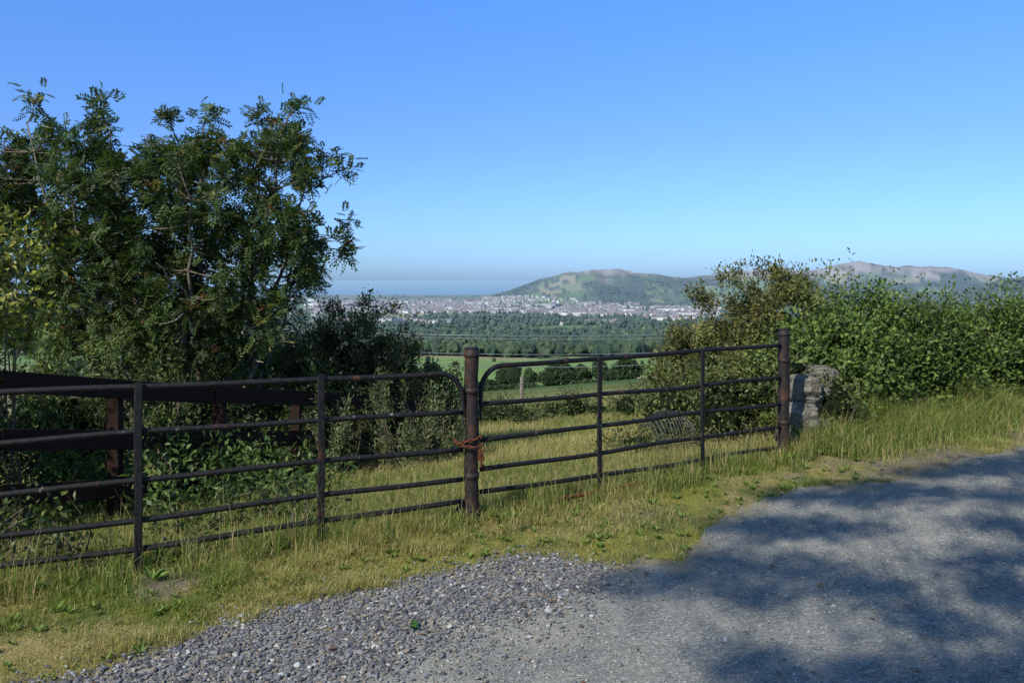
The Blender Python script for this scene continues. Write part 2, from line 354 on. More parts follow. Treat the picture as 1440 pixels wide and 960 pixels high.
# ------------------------------------------------------------------ bushes
def core(mb,c,r,col,k=.62,seed=0):  # dark lumpy solid added inside a bush to stop light passing through
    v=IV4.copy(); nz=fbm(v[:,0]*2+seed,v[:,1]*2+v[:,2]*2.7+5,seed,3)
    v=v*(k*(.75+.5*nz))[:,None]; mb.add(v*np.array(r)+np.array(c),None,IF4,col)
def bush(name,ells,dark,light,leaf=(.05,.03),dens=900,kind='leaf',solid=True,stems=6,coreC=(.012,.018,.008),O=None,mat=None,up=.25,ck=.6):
    top=O or empty(name); lf=MB(); st=MB(); co=MB()
    for ei,(c,r) in enumerate(ells):
        c=np.array(c,float);r=np.array(r,float)
        area=(r[0]*r[2]+r[0]*r[1]+r[1]*r[2])*4
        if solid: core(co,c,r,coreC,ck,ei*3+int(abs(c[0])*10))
        nc=max(8,int(area*15))
        d=nrm(R.normal(0,1,(nc,3))); rad=R.uniform(.6,1.05,nc)*(.82+.4*fbm(d[:,0]*2.5+c[0],d[:,2]*2.5+d[:,1]*2,ei,3))
        CC=c+d*rad[:,None]*r
        g=H(CC[:,0],CC[:,1]); CC[:,2]=np.maximum(CC[:,2],g+.04)
        per=max(6,int(dens*area/nc))
        n=nc*per; ci=np.repeat(np.arange(nc),per)
        out=nrm(d/r)[ci]; cr=.095 if kind!='gorse' else .05
        if kind=='gorse':
            sd=nrm(out*.8+np.array((0,0,.7))+R.normal(0,.45,(nc,3))[ci]); t=R.rand(n)
            P=CC[ci]+sd*(t*.22)[:,None]+R.normal(0,.055,(n,3)); D=sd*.5+R.normal(0,.6,(n,3))
        elif kind=='weed':
            sd=nrm(np.array((0,0,1.))+R.normal(0,.22,(nc,3)))[ci]; t=R.uniform(-.5,1,n)
            P=CC[ci]+sd*(t*.3)[:,None]+R.normal(0,.025,(n,3)); D=sd*.6+R.normal(0,.6,(n,3))
        else:
            P=CC[ci]+R.normal(0,cr,(n,3)); D=out*.6+R.normal(0,.7,(n,3))+np.array((0,0,up))
        Nn=out+np.array((0,0,.6))+R.normal(0,.5,(n,3))
        tone=R.uniform(.62,1.38,nc)[ci][:,None]
        C=leafcol(n,dark,light)*tone
        gz=H(P[:,0],P[:,1]); P[:,2]=np.maximum(P[:,2],gz+.01)
        leaves(lf,P,D,Nn,leaf[0]*R.uniform(.6,1.3,n),leaf[1]*R.uniform(.7,1.2,n),C)
        b=np.array((c[0],c[1],float(H(c[0],c[1]))-.05))
        for s in range(stems):
            e=CC[R.randint(nc)]; e=e+(e-c)*R.uniform(.0,.08)
            bb=b+np.array((R.uniform(-.5,.5)*r[0],R.uniform(-.5,.5)*r[1],0))
            P_=bez(bb,(bb+e)/2+R.normal(0,.08,3),e,8); tube(st,P_,np.linspace(.012,.003,8),4,(.16,.13,.09),False)
    lf.obj('leaves',mat or m_leaf,top)
    if st.n: st.obj('stems',m_bark,top)
    if co.n: co.obj('light_block_core',m_core,top)
    return top
GD,GL=(.028,.05,.014),(.085,.13,.032)
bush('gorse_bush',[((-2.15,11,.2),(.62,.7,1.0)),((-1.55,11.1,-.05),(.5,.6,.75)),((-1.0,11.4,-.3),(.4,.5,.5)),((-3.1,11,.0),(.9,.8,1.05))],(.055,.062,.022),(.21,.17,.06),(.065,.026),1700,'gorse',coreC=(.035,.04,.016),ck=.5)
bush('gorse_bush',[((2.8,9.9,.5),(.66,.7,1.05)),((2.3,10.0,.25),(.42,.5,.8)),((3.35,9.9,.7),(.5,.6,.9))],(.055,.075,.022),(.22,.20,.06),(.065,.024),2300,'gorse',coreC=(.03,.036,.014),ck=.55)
bush('elder_bush',[((-3.2,8.5,-.15),(.8,.5,.7)),((-2.3,8.9,-.1),(.6,.5,.75)),((-4.3,7.9,0),(.7,.5,.7)),((-5.2,7.5,.1),(.7,.6,.75))],(.02,.036,.012),(.08,.12,.03),(.055,.03),800)
bush('nettle_patch',[((-4.4,7.6,.55),(.75,.4,.55)),((-5.3,7.2,.6),(.6,.4,.6)),((-3.6,7.8,.35),(.5,.35,.5))],(.09,.13,.04),(.25,.30,.10),(.06,.018),800,'weed',solid=False)
bush('willowherb_patch',[((-1.35,8.8,-.15),(.55,.4,.5)),((-.85,9.4,-.35),(.4,.4,.4)),((-1.9,8.2,-.2),(.4,.4,.4))],(.08,.10,.04),(.23,.25,.11),(.06,.014),1100,'weed',solid=False,stems=20)
bush('dock_patch',[((-1.75,5.75,.1),(.32,.2,.26)),((-2.25,5.5,.12),(.3,.2,.24)),((-2.0,7.0,-.1),(.5,.35,.3)),((-3.0,6.6,-.05),(.7,.4,.4)),((-3.9,6.2,0),(.6,.4,.5))],(.04,.07,.02),(.13,.19,.045),(.07,.03),520,solid=False,stems=4)
bush('bramble_bush',[((-2.95,4.45,.12),(.4,.22,.24)),((-2.5,4.45,.08),(.22,.15,.18)),((-3.6,4.5,.2),(.5,.4,.4)),((-1.95,4.75,.05),(.16,.12,.13)),((-1.35,5.1,.05),(.15,.12,.13))],(.05,.075,.022),(.16,.19,.05),(.05,.03),460,solid=False,stems=14)
bush('bramble_bush',[((2.3,8.6,.2),(.45,.4,.55)),((1.85,9.3,.0),(.45,.4,.45)),((2.8,8.5,.45),(.35,.3,.5)),((1.35,8.6,-.25),(.3,.3,.25)),((3.15,7.75,.35),(.25,.2,.35)),((2.75,7.85,.72),(.22,.2,.12))],(.055,.075,.025),(.16,.19,.055),(.05,.028),900,stems=10)
bush('hazel_tree',[((-3.82,5.95,1.55),(.42,.4,.5)),((-4.6,5.6,1.2),(.75,.6,.75)),((-5.0,5.0,2.0),(.9,.8,.7)),((-5.8,5.3,1.3),(.9,.8,1.2)),((-5.6,4.2,2.3),(1.0,.9,.9))],(.10,.13,.025),(.30,.29,.05),(.065,.04),420,solid=False,stems=9)
es=[]
dirv=np.array((.85,.53))
for i in range(14):
    s=i*.62; b=np.array((3.2,8.45))+dirv*s
    top=np.interp(i,[0,1,2,3,5,7,14],[1.10,1.30,1.40,1.34,1.27,1.18,1.2])+R.uniform(-.07,.07)
    gz=float(H(b[0],b[1])); rz=(top-gz)*.56
    es.append(((b[0]+R.uniform(-.1,.1),b[1]+R.uniform(-.12,.12),top-rz),(.62,.62,rz)))
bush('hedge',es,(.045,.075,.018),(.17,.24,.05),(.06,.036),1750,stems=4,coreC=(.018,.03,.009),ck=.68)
bush('hedge_shoots',[((3.3,8.5,1.3),(.35,.4,.25)),((3.75,9.0,1.42),(.2,.3,.32)),((4.6,9.2,1.3),(.5,.4,.2)),((5.9,9.9,1.25),(.6,.4,.2))],(.05,.08,.02),(.18,.23,.05),(.05,.03),200,'weed',solid=False,stems=6)
es=[]
for i in range(26):
    x=-4+i*.42+R.uniform(-.3,.3); y=18.5+R.uniform(-1.6,2.4)-.1*i; g=float(H(x,y)); h=R.uniform(.12,.75)
    es.append(((x,y,g+h*.35),(R.uniform(.3,.75),.5,h*.75)))
bush('field_hedge',es,(.035,.055,.018),(.14,.17,.05),(.06,.035),420,stems=3)
def midtree(name,x,y,w,h,cone=.68):
    g=float(H(x,y)); es=[]
    for k in range(7):
        t=k/6; es.append(((x+R.uniform(-.25,.25)*w*(1-t),y+R.uniform(-.2,.2)*w,g+h*(.22+.66*t)),(w*.5*(1-cone*t)+.1,w*.5*(1-cone*t),h*.2)))
    o=bush(name,es,(.022,.042,.016),(.07,.11,.035),(.26,.17),26,stems=0,coreC=(.012,.02,.009))
    t_=MB(); tube(t_,[(x,y,g-.3),(x,y,g+h*.5),(x,y,g+h*.85)],[.16,.1,.03],7,(.12,.1,.08)); t_.obj('trunk',m_bark,o)
def H1(x,y): return float(H(x,y))
for (u,y,w,top) in [(.055,90,3.8,.108),(.143,90,4.0,.101),(.02,80,2.8,.134),(-.03,85,3.4,.13),(.20,95,3.5,.125),(.095,75,2.6,.137)]:
    x=u*y; midtree('broadleaf_tree',x,y,w,1.6-top*y-H1(x,y))
# ------------------------------------------------------------------ distant tree mass
mb=MB(); lm=MB(); P=[];S=[];C=[]
def wedge(x,y): return (x/y>-.13)&(x/y<.23)
def addt(n,ylo,yhi,hl,hh,ulo,uhi,cond,leafy=0,cap=None):
    y=np.exp(R.uniform(math.log(ylo),math.log(yhi),n)); x=R.uniform(ulo,uhi,n)*y
    k=cond(x,y); x,y=x[k],y[k]; m_=len(x); h=R.uniform(hl,hh,m_); z=H(x,y)
    if cap is not None:
        cp=np.where(wedge(x,y)&(y<112),.142,cap)
        k=(z+h)<1.6-cp*y; x,y,h,z=x[k],y[k],h[k],z[k]; m_=len(x)
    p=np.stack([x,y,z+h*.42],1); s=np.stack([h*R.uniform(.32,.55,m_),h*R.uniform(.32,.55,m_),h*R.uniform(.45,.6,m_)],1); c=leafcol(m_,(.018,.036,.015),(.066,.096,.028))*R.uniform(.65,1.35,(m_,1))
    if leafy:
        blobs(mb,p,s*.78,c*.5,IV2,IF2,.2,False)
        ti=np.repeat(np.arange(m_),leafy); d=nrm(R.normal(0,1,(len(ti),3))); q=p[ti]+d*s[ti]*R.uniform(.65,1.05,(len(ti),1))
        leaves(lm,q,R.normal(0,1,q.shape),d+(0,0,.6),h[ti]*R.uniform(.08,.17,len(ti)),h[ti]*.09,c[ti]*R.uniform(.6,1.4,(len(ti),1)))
    else: P.append(p);S.append(s);C.append(c)
addt(11000,590,2350,6,12,-.62,.62,lambda x,y:(fbm(x/300,y/300,71,4)>.46)|(cells(x,y*.55,130)[1]<16))
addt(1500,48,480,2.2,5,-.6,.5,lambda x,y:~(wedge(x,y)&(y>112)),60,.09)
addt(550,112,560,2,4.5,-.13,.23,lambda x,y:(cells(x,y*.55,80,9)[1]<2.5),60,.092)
addt(4500,2350,3500,6,11,-.5,.62,lambda x,y:(cells(x,y*.55,130)[1]<13)|(R.rand(len(x))<.14))
addt(6000,3200,4700,5,8,-.1,.7,lambda x,y:((fbm(x/260+5,y/420,87,4)>.585)|(cells(x,y*.55,130)[1]<7))&(H(x,y)<-10)&(H(x,y)>-114))
addt(2500,2100,3000,10,16,.5,.9,lambda x,y:x>1350)
P=np.concatenate(P);S=np.concatenate(S);C=np.concatenate(C)
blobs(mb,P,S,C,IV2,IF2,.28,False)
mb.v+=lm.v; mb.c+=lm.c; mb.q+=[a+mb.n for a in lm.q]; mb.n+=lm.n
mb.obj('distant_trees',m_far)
# ------------------------------------------------------------------ town
mb=MB(); n=4300
y=1750*(4350/1750)**R.rand(n)**.75; x=R.uniform(-.25,.26,n)*y
k=(fbm(x/220,y/350,101,3)>np.interp(y,[1700,2300,2800],[.61,.55,.42]))&(H(x,y)<-85)&((y<3500)|(x<300)); x,y=x[k],y[k]
for i in range(len(x)):
    w,dp,h=R.uniform(8,20),R.uniform(8,12),R.uniform(5,8)
    if R.rand()<.025: w,dp,h=R.uniform(40,110),30,R.uniform(8,12)
    a=R.uniform(-.5,.5)+(0 if R.rand()<.6 else 1.4); ca,sa=math.cos(a),math.sin(a); z=float(H(x[i],y[i]))
    rf=h+(3.2 if w<30 else .8)
    v=np.array([(-w/2,-dp/2,-3),(w/2,-dp/2,-3),(w/2,dp/2,-3),(-w/2,dp/2,-3),(-w/2,-dp/2,h),(w/2,-dp/2,h),(w/2,dp/2,h),(-w/2,dp/2,h),(-w/2,0,rf),(w/2,0,rf)])
    vv=np.stack([v[:,0]*ca-v[:,1]*sa+x[i],v[:,0]*sa+v[:,1]*ca+y[i],v[:,2]+z],1)
    wc=random.choice([(.60,.56,.50),(.6,.58,.54),(.38,.33,.28),(.28,.20,.16),(.80,.77,.72),(.42,.36,.30),(.33,.28,.23)]); rc=random.choice([(.13,.11,.11),(.20,.12,.10),(.17,.15,.14),(.26,.17,.13)])
    mb.add(vv,[(0,1,5,4),(1,2,6,5),(2,3,7,6),(3,0,4,7)],[(4,8,7),(5,6,9)],wc)
    mb.add(vv+np.array((0,0,.05)),[(4,5,9,8),(6,7,8,9)],None,rc)
mb.obj('town',m_town)
# ------------------------------------------------------------------ grass
def grass(mb,x,y,h,w,C,lean=.45,z=None):
    n=len(x); z=H(x,y) if z is None else z
    B=np.stack([x,y,z-.005],1); a=R.uniform(0,6.283,n); S=np.stack([np.cos(a),np.sin(a),0*a],1)
    b=R.uniform(0,6.283,n); Ln=np.stack([np.cos(b),np.sin(b),0*b],1)*(np.abs(R.normal(0,lean,n))*h)[:,None]
    up=np.array((0,0,1.)); w=w[:,None];hh_=h[:,None]
    v=np.stack([B-S*w/2,B+S*w/2,B+Ln*.3+up*hh_*.55+S*w*.4,B+Ln*.3+up*hh_*.55-S*w*.4,B+Ln+up*hh_*(.97-.25*np.linalg.norm(Ln,axis=1,keepdims=True)/np.maximum(hh_,1e-3))],1)
    i=np.arange(n)[:,None]*5
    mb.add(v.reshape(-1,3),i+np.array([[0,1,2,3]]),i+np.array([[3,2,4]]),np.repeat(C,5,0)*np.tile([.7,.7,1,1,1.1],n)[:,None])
def gl(x): return np.where(x<-.27,5.25+.49*(x+.27),5.28+.69*(x+.27))
GRC=lambda n,f:mix(leafcol(n,(.10,.14,.028),(.24,.31,.065)),leafcol(n,(.30,.26,.10),(.52,.43,.20)),(R.rand(n)<f).astype(float))
mb=MB()
n=360000; x=np.where(R.rand(n)<.62,R.uniform(-4,5.5,n),R.uniform(-3.3,-.3,n)); ey=edge_y(x); g=gl(x); t=R.uniform(-.04,1.25,n); y=ey+(g-ey)*t
dn=fbm(x*2.2,y*2.2,111,4)
bare=sst(.58,.70,fbm(x*1.1+9,y*1.1,53,4))
k=(x>-.75*y)&(x<.75*y)&(R.rand(n)<np.clip((dn-.33)*3.2,.25,1)*(1-.75*bare)*(.5+.5*np.clip(t,0,1)))
x,y,dn,t=x[k],y[k],dn[k],np.clip(t[k],0,1); n=len(x)
tuft=sst(.5,.72,fbm(x*6,y*6,119,3))
h=(.008+.020*R.rand(n)+.065*tuft*R.rand(n)+.07*t**3*R.rand(n))*(0.5+1.2*dn)
sf=fbm(x*1.5,y*1.5,117,4)
C=mix(leafcol(n,(.11,.155,.03),(.27,.33,.065)),leafcol(n,(.32,.28,.10),(.56,.46,.20)),(R.rand(n)<.12+sst(.38,.62,sf)*.68).astype(float))
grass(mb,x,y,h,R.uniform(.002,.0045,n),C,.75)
n0=330; cx=R.uniform(-3.5,3,n0); cy=gl(cx)+R.normal(.0,.16,n0)
ti=np.repeat(np.arange(n0),42); x=cx[ti]+R.normal(0,.045,len(ti)); y=cy[ti]+R.normal(0,.045,len(ti)); hs=R.uniform(.05,.26,n0)[ti]
grass(mb,x,y,hs*R.uniform(.4,1.1,len(ti)),R.uniform(.003,.006,len(ti)),GRC(len(ti),.35),.5)
# tall thin flowering stalks near the gates
n=420; x=R.uniform(-3.4,2.6,n); y=gl(x)+R.normal(.15,.25,n); grass(mb,x,y,R.uniform(.25,.5,n),np.full(n,.0028),leafcol(n,(.28,.24,.10),(.50,.42,.22)),.25)
mb.obj('verge_grass',m_grass)
mb=MB()
n=230000; nnv=.2+R.rand(n)**1.7*14; s=R.uniform(-9,12,n)
x=-.27-.53*nnv+.85*s; y=5.28+.85*nnv+.53*s
k=(x>-.72*y)&(x<.4*y)&(y>4); x,y=x[k],y[k]; n=len(x); dd=np.hypot(x,y)
cl=fbm(x*1.3,y*1.3,121,4)
h=R.uniform(.04,.15,n)*(.3+1.2*cl)*np.interp(dd,[5,12],[.9,1.3])
C=mix(GRC(n,.40),GRC(n,.9),sst(.35,.6,fbm(x*.8,y*.8,123,4)))
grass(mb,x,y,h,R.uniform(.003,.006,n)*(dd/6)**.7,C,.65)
mb.obj('field_grass',m_grass)
mb=MB()
n=46000; s=R.uniform(0,9,n); o=np.abs(R.normal(0,.42,n)); base=np.stack([2.75+.85*s,7.35+.53*s],1)+np.array((.53,-.85))*o[:,None]+np.array((-.53,.85))*.35
x,y=base[:,0],base[:,1]; k=(y>edge_y(x)+.05)&(fbm(x*2,y*2,131,3)>.3); x,y,o=x[k],y[k],o[k]; n=len(x)
h=np.clip(.50-.42*o,.06,1)*R.uniform(.4,1.1,n)*(.3+1.4*fbm(x*1.5,y*1.5,133,3))
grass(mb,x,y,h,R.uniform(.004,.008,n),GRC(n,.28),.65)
mb.obj('long_grass',m_grass)
mb=MB()
for i in range(330):
    x=R.uniform(-3,3.2); f=R.rand()*1.15; y=float(edge_y(np.array([x]))[0])*(1-f)+float(gl(np.array(x)))*f; m_=R.randint(5,12)
    a=R.uniform(0,6.283,m_); D=np.stack([np.cos(a),np.sin(a),R.uniform(.3,1.3,m_)],1); sz=R.uniform(.02,.055)*(1+.8*(f>.8))
    leaves(mb,np.tile((x,y,.004),(m_,1)),D,np.tile((0,0,1.),(m_,1))+R.normal(0,.2,(m_,3)),np.full(m_,sz)*R.uniform(.7,1.3,m_),np.full(m_,sz*.38),leafcol(m_,(.09,.15,.025),(.19,.27,.05)))
mb.obj('plantain_weeds',m_leaf)
mb=MB(); n=110; x=R.uniform(-1.8,2.2,n); y=R.uniform(2.9,5.4,n); a=R.uniform(0,6.283,n)
x[:3]=(-.48,-.44,-.75);y[:3]=(3.62,3.60,3.4)
C=leafcol(n,(.14,.06,.025),(.30,.17,.07)); C[:2]=(.06,.14,.02)
ln=R.uniform(.015,.045,n); ln[:2]=.075
leaves(mb,np.stack([x,y,np.full(n,.022)],1),np.stack([np.cos(a),np.sin(a),R.uniform(-.05,.25,n)],1),np.tile((0,0,1.),(n,1))+R.normal(0,.25,(n,3)),ln,ln*.5,C)
mb.obj('fallen_leaves',m_leaf)
# ------------------------------------------------------------------ gates
def box(mb,a,b,w,hgt,col=(1,1,1)):
    a=np.array(a,float);b=np.array(b,float); d=nrm(b-a); s=nrm(np.cross(d,(0,0,1.)))*w/2; u=np.array((0,0,hgt/2))
    v=[]
    for p in(a,b):
        v+=[p-s-u,p+s-u,p+s+u,p-s+u]
    mb.add(v,[(0,1,5,4),(1,2,6,5),(2,3,7,6),(3,0,4,7),(3,2,1,0),(4,5,6,7)],None,col)
def wav(a,b,n=26,amp=.004):
    t=np.linspace(0,1,n)[:,None]; P=np.array(a)*(1-t)+np.array(b)*t
    ph=R.uniform(0,6,3); P[:,2]+=amp*(np.sin(t[:,0]*7+ph[0])+.6*np.sin(t[:,0]*15+ph[1])); return P
def gate(p0,p1,heights1,heights0,verts,name,rr_=.0175):
    O=empty(name); p0=np.array(p0,float);p1=np.array(p1,float); d=nrm(p1-p0)
    Ln=np.linalg.norm(p1-p0); at=lambda s,z:np.array((*(p0+d*s),z))
    mb=MB(); zt0,zt1=heights0[0],heights1[0]; r=.17
    a=np.linspace(0,math.pi/2,9)
    arc=[at(r-r*math.cos(t),zt0-r+r*math.sin(t)) for t in a]
    P=np.concatenate([[at(0,heights0[-1]-.03)],[at(0,.6)],arc,wav(at(r+.1,zt0),at(Ln,zt1),22,.004)]); tube(mb,P,rr_,10); mb.obj('frame_tube',m_gate,O,True)
    for i in range(1,len(heights0)):
        mb=MB(); tube(mb,wav(at(0,heights0[i]),at(Ln,heights1[i]),26,.007),rr_*.93,10); mb.obj('rail_%d'%i,m_gate,O,True)
    nrmv=np.array((d[1],-d[0]))
    if nrmv[1]>0: nrmv=-nrmv
    for k,(s,zb,zt) in enumerate(verts):
        mb=MB(); q0=p0+d*s+nrmv*.024
        W,T=.021,.009; prof=[(-W,-T*.4),(-W*.8,-T),(W*.8,-T),(W,-T*.4),(W,T*.4),(W*.8,T),(-W*.8,T),(-W,T*.4)]
        V=[];zs=np.linspace(zb,zt,14)
        for z in zs:
            j=.002*math.sin(z*9+k)
            for (u,v) in prof: V.append((*(q0+d*(u+j)-nrmv*v*1.0),z))
        m8=len(prof); Q=[(i*m8+j,i*m8+(j+1)%m8,(i+1)*m8+(j+1)%m8,(i+1)*m8+j) for i in range(len(zs)-1) for j in range(m8)]
        c0=len(V); V.append((*q0,zb)); V.append((*q0,zt+.004)); Tt=[(c0,(j+1)%m8,j) for j in range(m8)]+[(c0+1,(len(zs)-1)*m8+j,(len(zs)-1)*m8+(j+1)%m8) for j in range(m8)]
        mb.add(V,Q,Tt); mb.obj('upright_%d'%(k+1),m_gate,O)
        for i in range(len(heights0)):
            zz=heights0[i]+(heights1[i]-heights0[i])*s/Ln; mb=MB(); blobs(mb,np.array([at(s,zz)]),np.array([[.024,.022,.022]]),np.ones((1,3)),IV3,IF3,.04); mb.obj('weld_%d_%d'%(k,i),m_gate,O,True)
    return O
g1=gate((-.325,5.235),(-3.5,3.70),[1.02,.76,.485,.27,.11],[.985,.735,.49,.285,.135],[(.93,.02,1.02),(1.93,-.0,1.03)],'metal_gate')
g2=gate((-.21,5.32),(2.42,7.2),[1.0,.705,.47,.262,.075],[1.01,.755,.53,.33,.17],[(1.04,.06,1.02),(2.17,.04,1.0)],'metal_gate')
def post(x,y,z0,z1,r,name,flare=True):
    O=empty(name); mb=MB()
    P=[(x+.004*math.sin(k*.7),y,z0+(z1-z0)*k/20) for k in range(21)]
    tube(mb,P,[r*(1+.02*math.sin(k*2.1)) for k in range(21)],20); mb.obj('shaft',m_post,O,True)
    mb=MB(); tube(mb,[(x,y,z1-.06),(x,y,z1-.056),(x,y,z1-.028),(x,y,z1-.024)],[r,r*1.1,r*1.1,r],20); tube(mb,[(x,y,z1-.001),(x,y,z1+.006),(x,y,z1+.010)],[r*1.06,r*1.04,r*.7],20); mb.obj('cap',m_post,O,True)
    if flare:
        mb=MB(); tube(mb,[(x,y,-.02),(x,y,.03),(x,y,.09),(x,y,.16)],[r*1.45,r*1.3,r*1.15,r*1.01],16)
        box(mb,(x-.13,y-.02,.03),(x-.02,y-.03,.16),.012,.05); mb.obj('foot',m_post,O)
    mb=MB()
    for z in(.3,.86): tube(mb,[(x,y,z-.02),(x,y,z-.018),(x,y,z+.018),(x,y,z+.02)],[r,r*1.12,r*1.12,r],16)
    mb.obj('bands',m_post,O,True)
post(-.268,5.275,-.05,1.14,.046,'gate_post'); post(2.47,7.24,-.05,1.14,.05,'gate_post',False)
O=empty('rusty_chain')
def link(mb,c,t,up,ln=.036,wd=.02,r=.0048):
    t=nrm(np.array(t,float)); up=nrm(np.array(up,float)); P=[]
    for k in range(13):
        a=2*math.pi*k/12; P.append(np.array(c)+t*math.cos(a)*ln/2*1.15+up*math.sin(a)*wd/2)
    tube(mb,P,r,6,cap=False)
def chain(name,pts):
    pts=np.array(pts); seg=np.linalg.norm(np.diff(pts,axis=0),axis=1); cum=np.concatenate([[0],np.cumsum(seg)]); n=int(cum[-1]/.029); mb=MB()
    for i in range(n):
        s=(i+.5)*.029; p=np.array([np.interp(s,cum,pts[:,k]) for k in range(3)]); p2=np.array([np.interp(s+.01,cum,pts[:,k]) for k in range(3)])
        t=p2-p+1e-9; ref=np.array((0,0,1.)) if abs(nrm(t)[2])<.8 else np.array((1.,0,0)); s1=nrm(np.cross(t,ref)); s2=nrm(np.cross(t,s1))
        link(mb,p,t,s1 if i%2 else s2*1.0)
    mb.obj(name,m_rust,O,True)
cx,cy=-.268,5.275
chain('loop',[(cx+.063*math.cos(a),cy+.063*math.sin(a),.53+.018*math.cos(a*1)-.012*math.sin(a)) for a in np.linspace(0,2*math.pi,30)])
chain('front_swag',[(cx-.115,cy-.03,.545),(cx-.08,cy-.065,.52),(cx-.02,cy-.085,.505),(cx+.04,cy-.075,.50),(cx+.085,cy-.03,.515)])
chain('tail',[(cx+.055,cy-.07,.50),(cx+.065,cy-.075,.44),(cx+.07,cy-.07,.38),(cx+.085,cy-.05,.36)])
mb=MB()
box(mb,(cx+.045,cy-.078,.435),(cx+.085,cy-.068,.435),.018,.042); tube(mb,[(cx+.052,cy-.075,.455)]+[(cx+.065-.013*math.cos(a),cy-.074,.47+.018*math.sin(a)) for a in np.linspace(0,math.pi,7)]+[(cx+.078,cy-.072,.455)],.0035,6); mb.obj('padlock',m_rust,O)
mb=MB(); tube(mb,wav((.25,5.62,.035),(1.05,6.08,.05),10,.004),.013,8); mb.obj('rusty_bar',m_rust,None,True)
# ------------------------------------------------------------------ wooden rail fence behind left gate
O=empty('wooden_fence')
nodes=[(-5.6,3.9,1.12),(-3.47,5.4,.91),(-2.62,7.0,.585),(-1.95,8.4,.33),(-1.05,10.2,-.05)]
for k in range(len(nodes)-1):
    a,b=np.array(nodes[k]),np.array(nodes[k+1])
    for i,dz in enumerate((0,.40,.78)):
        mb=MB(); j=R.uniform(-.01,.01,2); e=(b-a)*.004
        box(mb,a+e-(0,0,dz+j[0]),b-e-(0,0,dz+j[1]),.03,.15); mb.obj('board_%d_%d'%(k,i),m_wood,O)
for k,(x,y,z) in enumerate([(-3.05,6.2,.74),(-2.56,7.1,.57),(-2.15,8.1,.38),(-1.5,9.4,.12),(-3.75,5.3,.95)]):
    mb=MB(); g=float(H(x,y))
    v=[]; s=.045; X0,Y0=x-.055,y+.03
    for zz,ss in((g-.3,s),(z+.02,s),(z+.045,s*.75)):
        v+=[(X0-ss,Y0-ss,zz),(X0+ss,Y0-ss,zz),(X0+ss,Y0+ss,zz),(X0-ss,Y0+ss,zz)]
    mb.add(v,[(0,1,5,4),(1,2,6,5),(2,3,7,6),(3,0,4,7),(4,5,9,8),(5,6,10,9),(6,7,11,10),(7,4,8,11),(8,9,10,11)]); mb.obj('post_%d'%k,m_wood,O)
O=empty('wire_fence'); ps=[]
for k in range(5):
    x=-5.6+k*2.9; y=17.6-.1*k; g=float(H(x,y)); mb=MB(); tube(mb,[(x,y,g-.2),(x+.01,y,g+.5),(x+.02,y,g+.85+.06*(k%3))],[.05,.047,.045],9,(.26,.23,.18)); mb.obj('stake_%d'%k,m_bark,O); ps.append((x,y,g))
for j,hz in enumerate((.35,.6,.82)):
    mb=MB(); tube(mb,[(p[0],p[1]-.05,p[2]+hz) for p in ps],.003,4); mb.obj('strand_%d'%j,m_wire,O)
O=empty('stone_wall')
for k,(c,r) in enumerate([((2.82,7.74,.53),(.17,.17,.14)),((2.78,7.70,.27),(.18,.18,.15)),((2.98,7.77,.12),(.16,.16,.13)),((2.72,7.68,.06),(.17,.16,.12)),((3.05,7.9,.40),(.2,.2,.17)),((3.08,8.0,.60),(.17,.17,.13)),((2.92,7.8,.40),(.1,.1,.08))]):
    mb=MB(); v=IV4.copy(); v=np.sign(v)*np.abs(v)**.6; v=v*(.70+.55*fbm(v[:,0]*1.9+k*7,v[:,1]*1.9+v[:,2]*2.6+3,k+200,5))[:,None]; mb.add(v*np.array(r)+np.array(c),None,IF4); mb.obj('stone_%d'%k,m_bould,O,False)
mb=MB(); c=np.array((1.55,8.0)); g=float(H(*c))
def nrad(s): return .32*math.sqrt(max(0,1-(s/.32)**2)*.6+.4)
for k in range(15):
    s=-.28+k*.04; rad=nrad(s); a=np.linspace(0,math.pi,14)
    tube(mb,[(c[0]+.85*s+.53*rad*math.cos(t)*.7,c[1]+.53*s-.85*rad*math.cos(t)*.7,g+rad*1.35*math.sin(t)) for t in a],.003,4,cap=False)
for t in np.linspace(.1,3.04,15):
    P=[]
    for k in range(15):
        s=-.28+k*.04; rad=nrad(s); P.append((c[0]+.85*s+.53*rad*math.cos(t)*.7,c[1]+.53*s-.85*rad*math.cos(t)*.7,g+rad*1.35*math.sin(t)))
    tube(mb,P,.003,4,cap=False)
mb.obj('wire_netting',m_wire)
pl=[(-14,46),(26,62)]
tops=[]
for (x,y),zt in zip(pl,(-1.2,-2.0)):
    O=empty('utility_pole'); g=float(H(x,y)); mb=MB(); tube(mb,[(x,y,g-.5),(x,y,zt)],[.14,.1],10,(.2,.16,.12)); mb.obj('pole',m_bark,O); mb=MB(); box(mb,(x-.3,y-.8,zt-.2),(x+.3,y+.8,zt-.2),.1,.1); mb.obj('crossarm',m_bark,O); tops.append((x,y,zt))
mb=MB()
for o,dz,sag in((-.7,-.12,.8),(0,-.12,1.3),(.7,-.12,1.0),(0,-1.0,1.5),(0,-1.6,1.9)):
    t=np.linspace(0,1,40); a=np.array(tops[0]);b=np.array(tops[1]); P=a*(1-t[:,None])+b*t[:,None]; P[:,0]+=o*.35;P[:,1]+=o; P[:,2]+=dz-sag*4*t*(1-t)*.6; tube(mb,P,.02,5)
mb.obj('power_line',m_cable)
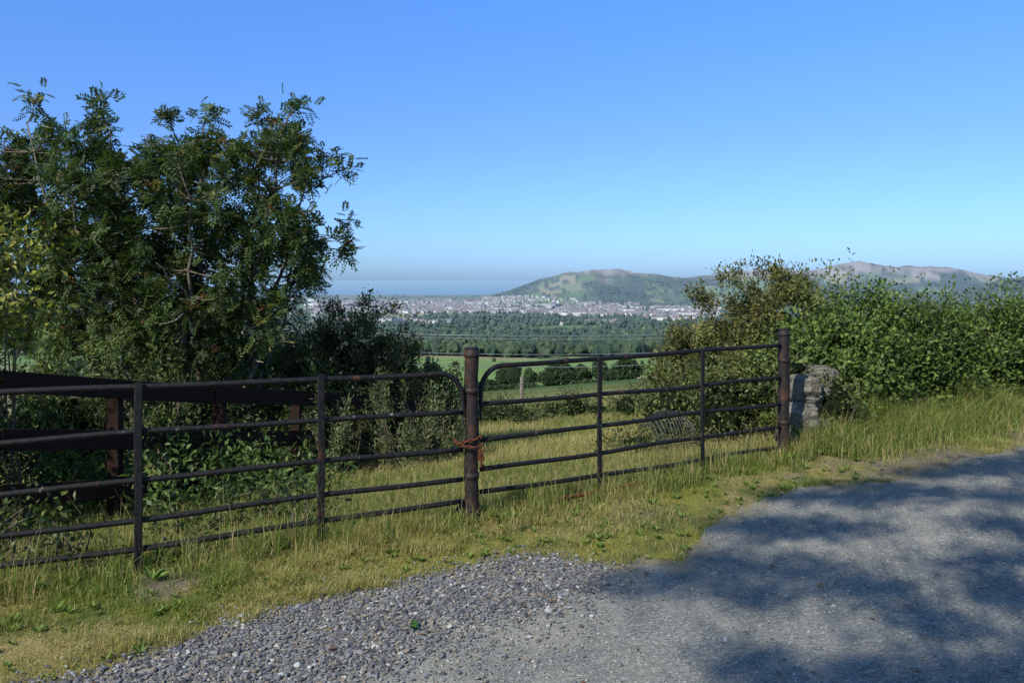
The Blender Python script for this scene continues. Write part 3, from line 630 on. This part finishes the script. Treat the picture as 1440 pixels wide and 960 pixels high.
# ------------------------------------------------------------------ tall roadside tree behind the viewer (casts the dappled shade)
SUN=np.array((-.6,-.8)); EL=math.radians(40); K=1/math.tan(EL)
O=empty('ash_tree'); lf=MB();bk=MB()
trunk=np.array((-3.2,-6.8))
holes=[(1.25,3.6,.55,.2),(2.1,4.75,.95,.18),(2.9,4.2,.5,.1),(3.0,5.5,.6,.12),(4.3,5.3,.7,.15),(3.6,6.2,.5,.1)]
cs=[]
for i in range(8000):
    x=R.uniform(.4,9); y=R.uniform(1.0,9.5)
    lo=np.interp(x,[.4,.9,1.6,2.2,3.5,5,9],[4.25,4.6,5.6,6.0,6.6,7.4,9.6])
    if y>lo: continue
    if x<np.interp(y,[1,3.0,3.4,3.8,4.3,5,6],[1.0,.9,1.0,.6,.8,1.4,1.9]): continue
    if any(((x-a)/(c_+.05))**2+((y-b)/(d_+.12))**2<1 for a,b,c_,d_ in holes): continue
    h=R.uniform(6.5,9.5); p=np.array((x+SUN[0]*h*K,y+SUN[1]*h*K,h))
    if all(math.hypot(x-q_[1][0],y-q_[1][1])>.28 for q_ in cs): cs.append((p,(x,y)))
    if len(cs)>280: break
cs=[c_[0] for c_ in cs]
tube(bk,[(trunk[0],trunk[1],-.2+k*.9) for k in range(9)],np.linspace(.26,.12,9),12,(.2,.18,.14))
for c in cs:
    b=np.array((trunk[0],trunk[1],R.uniform(4,6.8))); m_=(b+c)/2+np.array((0,0,.3)); tube(bk,bez(b,m_,c,8),np.linspace(.03,.006,8),5,(.2,.18,.14),False)
    nl=210; P=c+R.normal(0,1,(nl,3))*np.array((.16,.12,.05)); leaves(lf,P,R.normal(0,1,(nl,3)),R.normal(0,1,(nl,3))+np.array((0,0,.7)),R.uniform(.07,.12,nl),R.uniform(.04,.06,nl),leafcol(nl,GD,GL))
lf.obj('crown_leaves',m_leaf,O); bk.obj('trunk_and_limbs',m_bark,O,True)
# ------------------------------------------------------------------ light, sky, camera
w=bpy.data.worlds.new('World'); scene.world=w; w.use_nodes=True; nt=w.node_tree
bg=nt.nodes['Background']; sk=nt.nodes.new('ShaderNodeTexSky'); sk.sky_type='NISHITA'; sk.sun_disc=False
sk.sun_elevation=EL; sk.sun_rotation=math.atan2(SUN[0],SUN[1])%(2*math.pi); sk.altitude=100; sk.air_density=1.0; sk.dust_density=.6; sk.ozone_density=2.5
tc=nt.nodes.new('ShaderNodeTexCoord'); sx=nt.nodes.new('ShaderNodeSeparateXYZ'); nt.links.new(tc.outputs['Generated'],sx.inputs[0])
rc=ramp(nt,sx.outputs['Z'],[(0,(.185,.30,.56)),(.05,(.21,.325,.57)),(.17,(.235,.345,.56)),(.33,(.25,.43,.70)),(.55,(.26,.37,.46)),(1,(.25,.33,.38))])
v1=nt.nodes.new('ShaderNodeVectorMath'); v1.operation='MULTIPLY'; nt.links.new(sk.outputs[0],v1.inputs[0]); nt.links.new(rc,v1.inputs[1])
v2=nt.nodes.new('ShaderNodeVectorMath'); v2.operation='SCALE'; nt.links.new(v1.outputs[0],v2.inputs[0]); v2.inputs['Scale'].default_value=3.0
nt.links.new(v2.outputs[0],bg.inputs[0]); bg.inputs[1].default_value=.11
sd=bpy.data.lights.new('sun','SUN'); sd.energy=5.0; sd.angle=math.radians(.53); sd.color=(1,.95,.84)
so=bpy.data.objects.new('sun',sd); scene.collection.objects.link(so)
dv=Vector((-SUN[0]*math.cos(EL),-SUN[1]*math.cos(EL),-math.sin(EL))); so.rotation_euler=dv.to_track_quat('-Z','Y').to_euler()
cd=bpy.data.cameras.new('camera'); co=bpy.data.objects.new('camera',cd); scene.collection.objects.link(co)
co.location=(0,0,1.6); co.rotation_euler=(math.radians(90),0,0); cd.lens=28; cd.sensor_width=36; cd.shift_y=-88/1440; cd.clip_start=.05; cd.clip_end=150000
scene.camera=co
scene.view_settings.view_transform='Standard'; scene.view_settings.look='None'; scene.view_settings.exposure=0; scene.view_settings.gamma=1
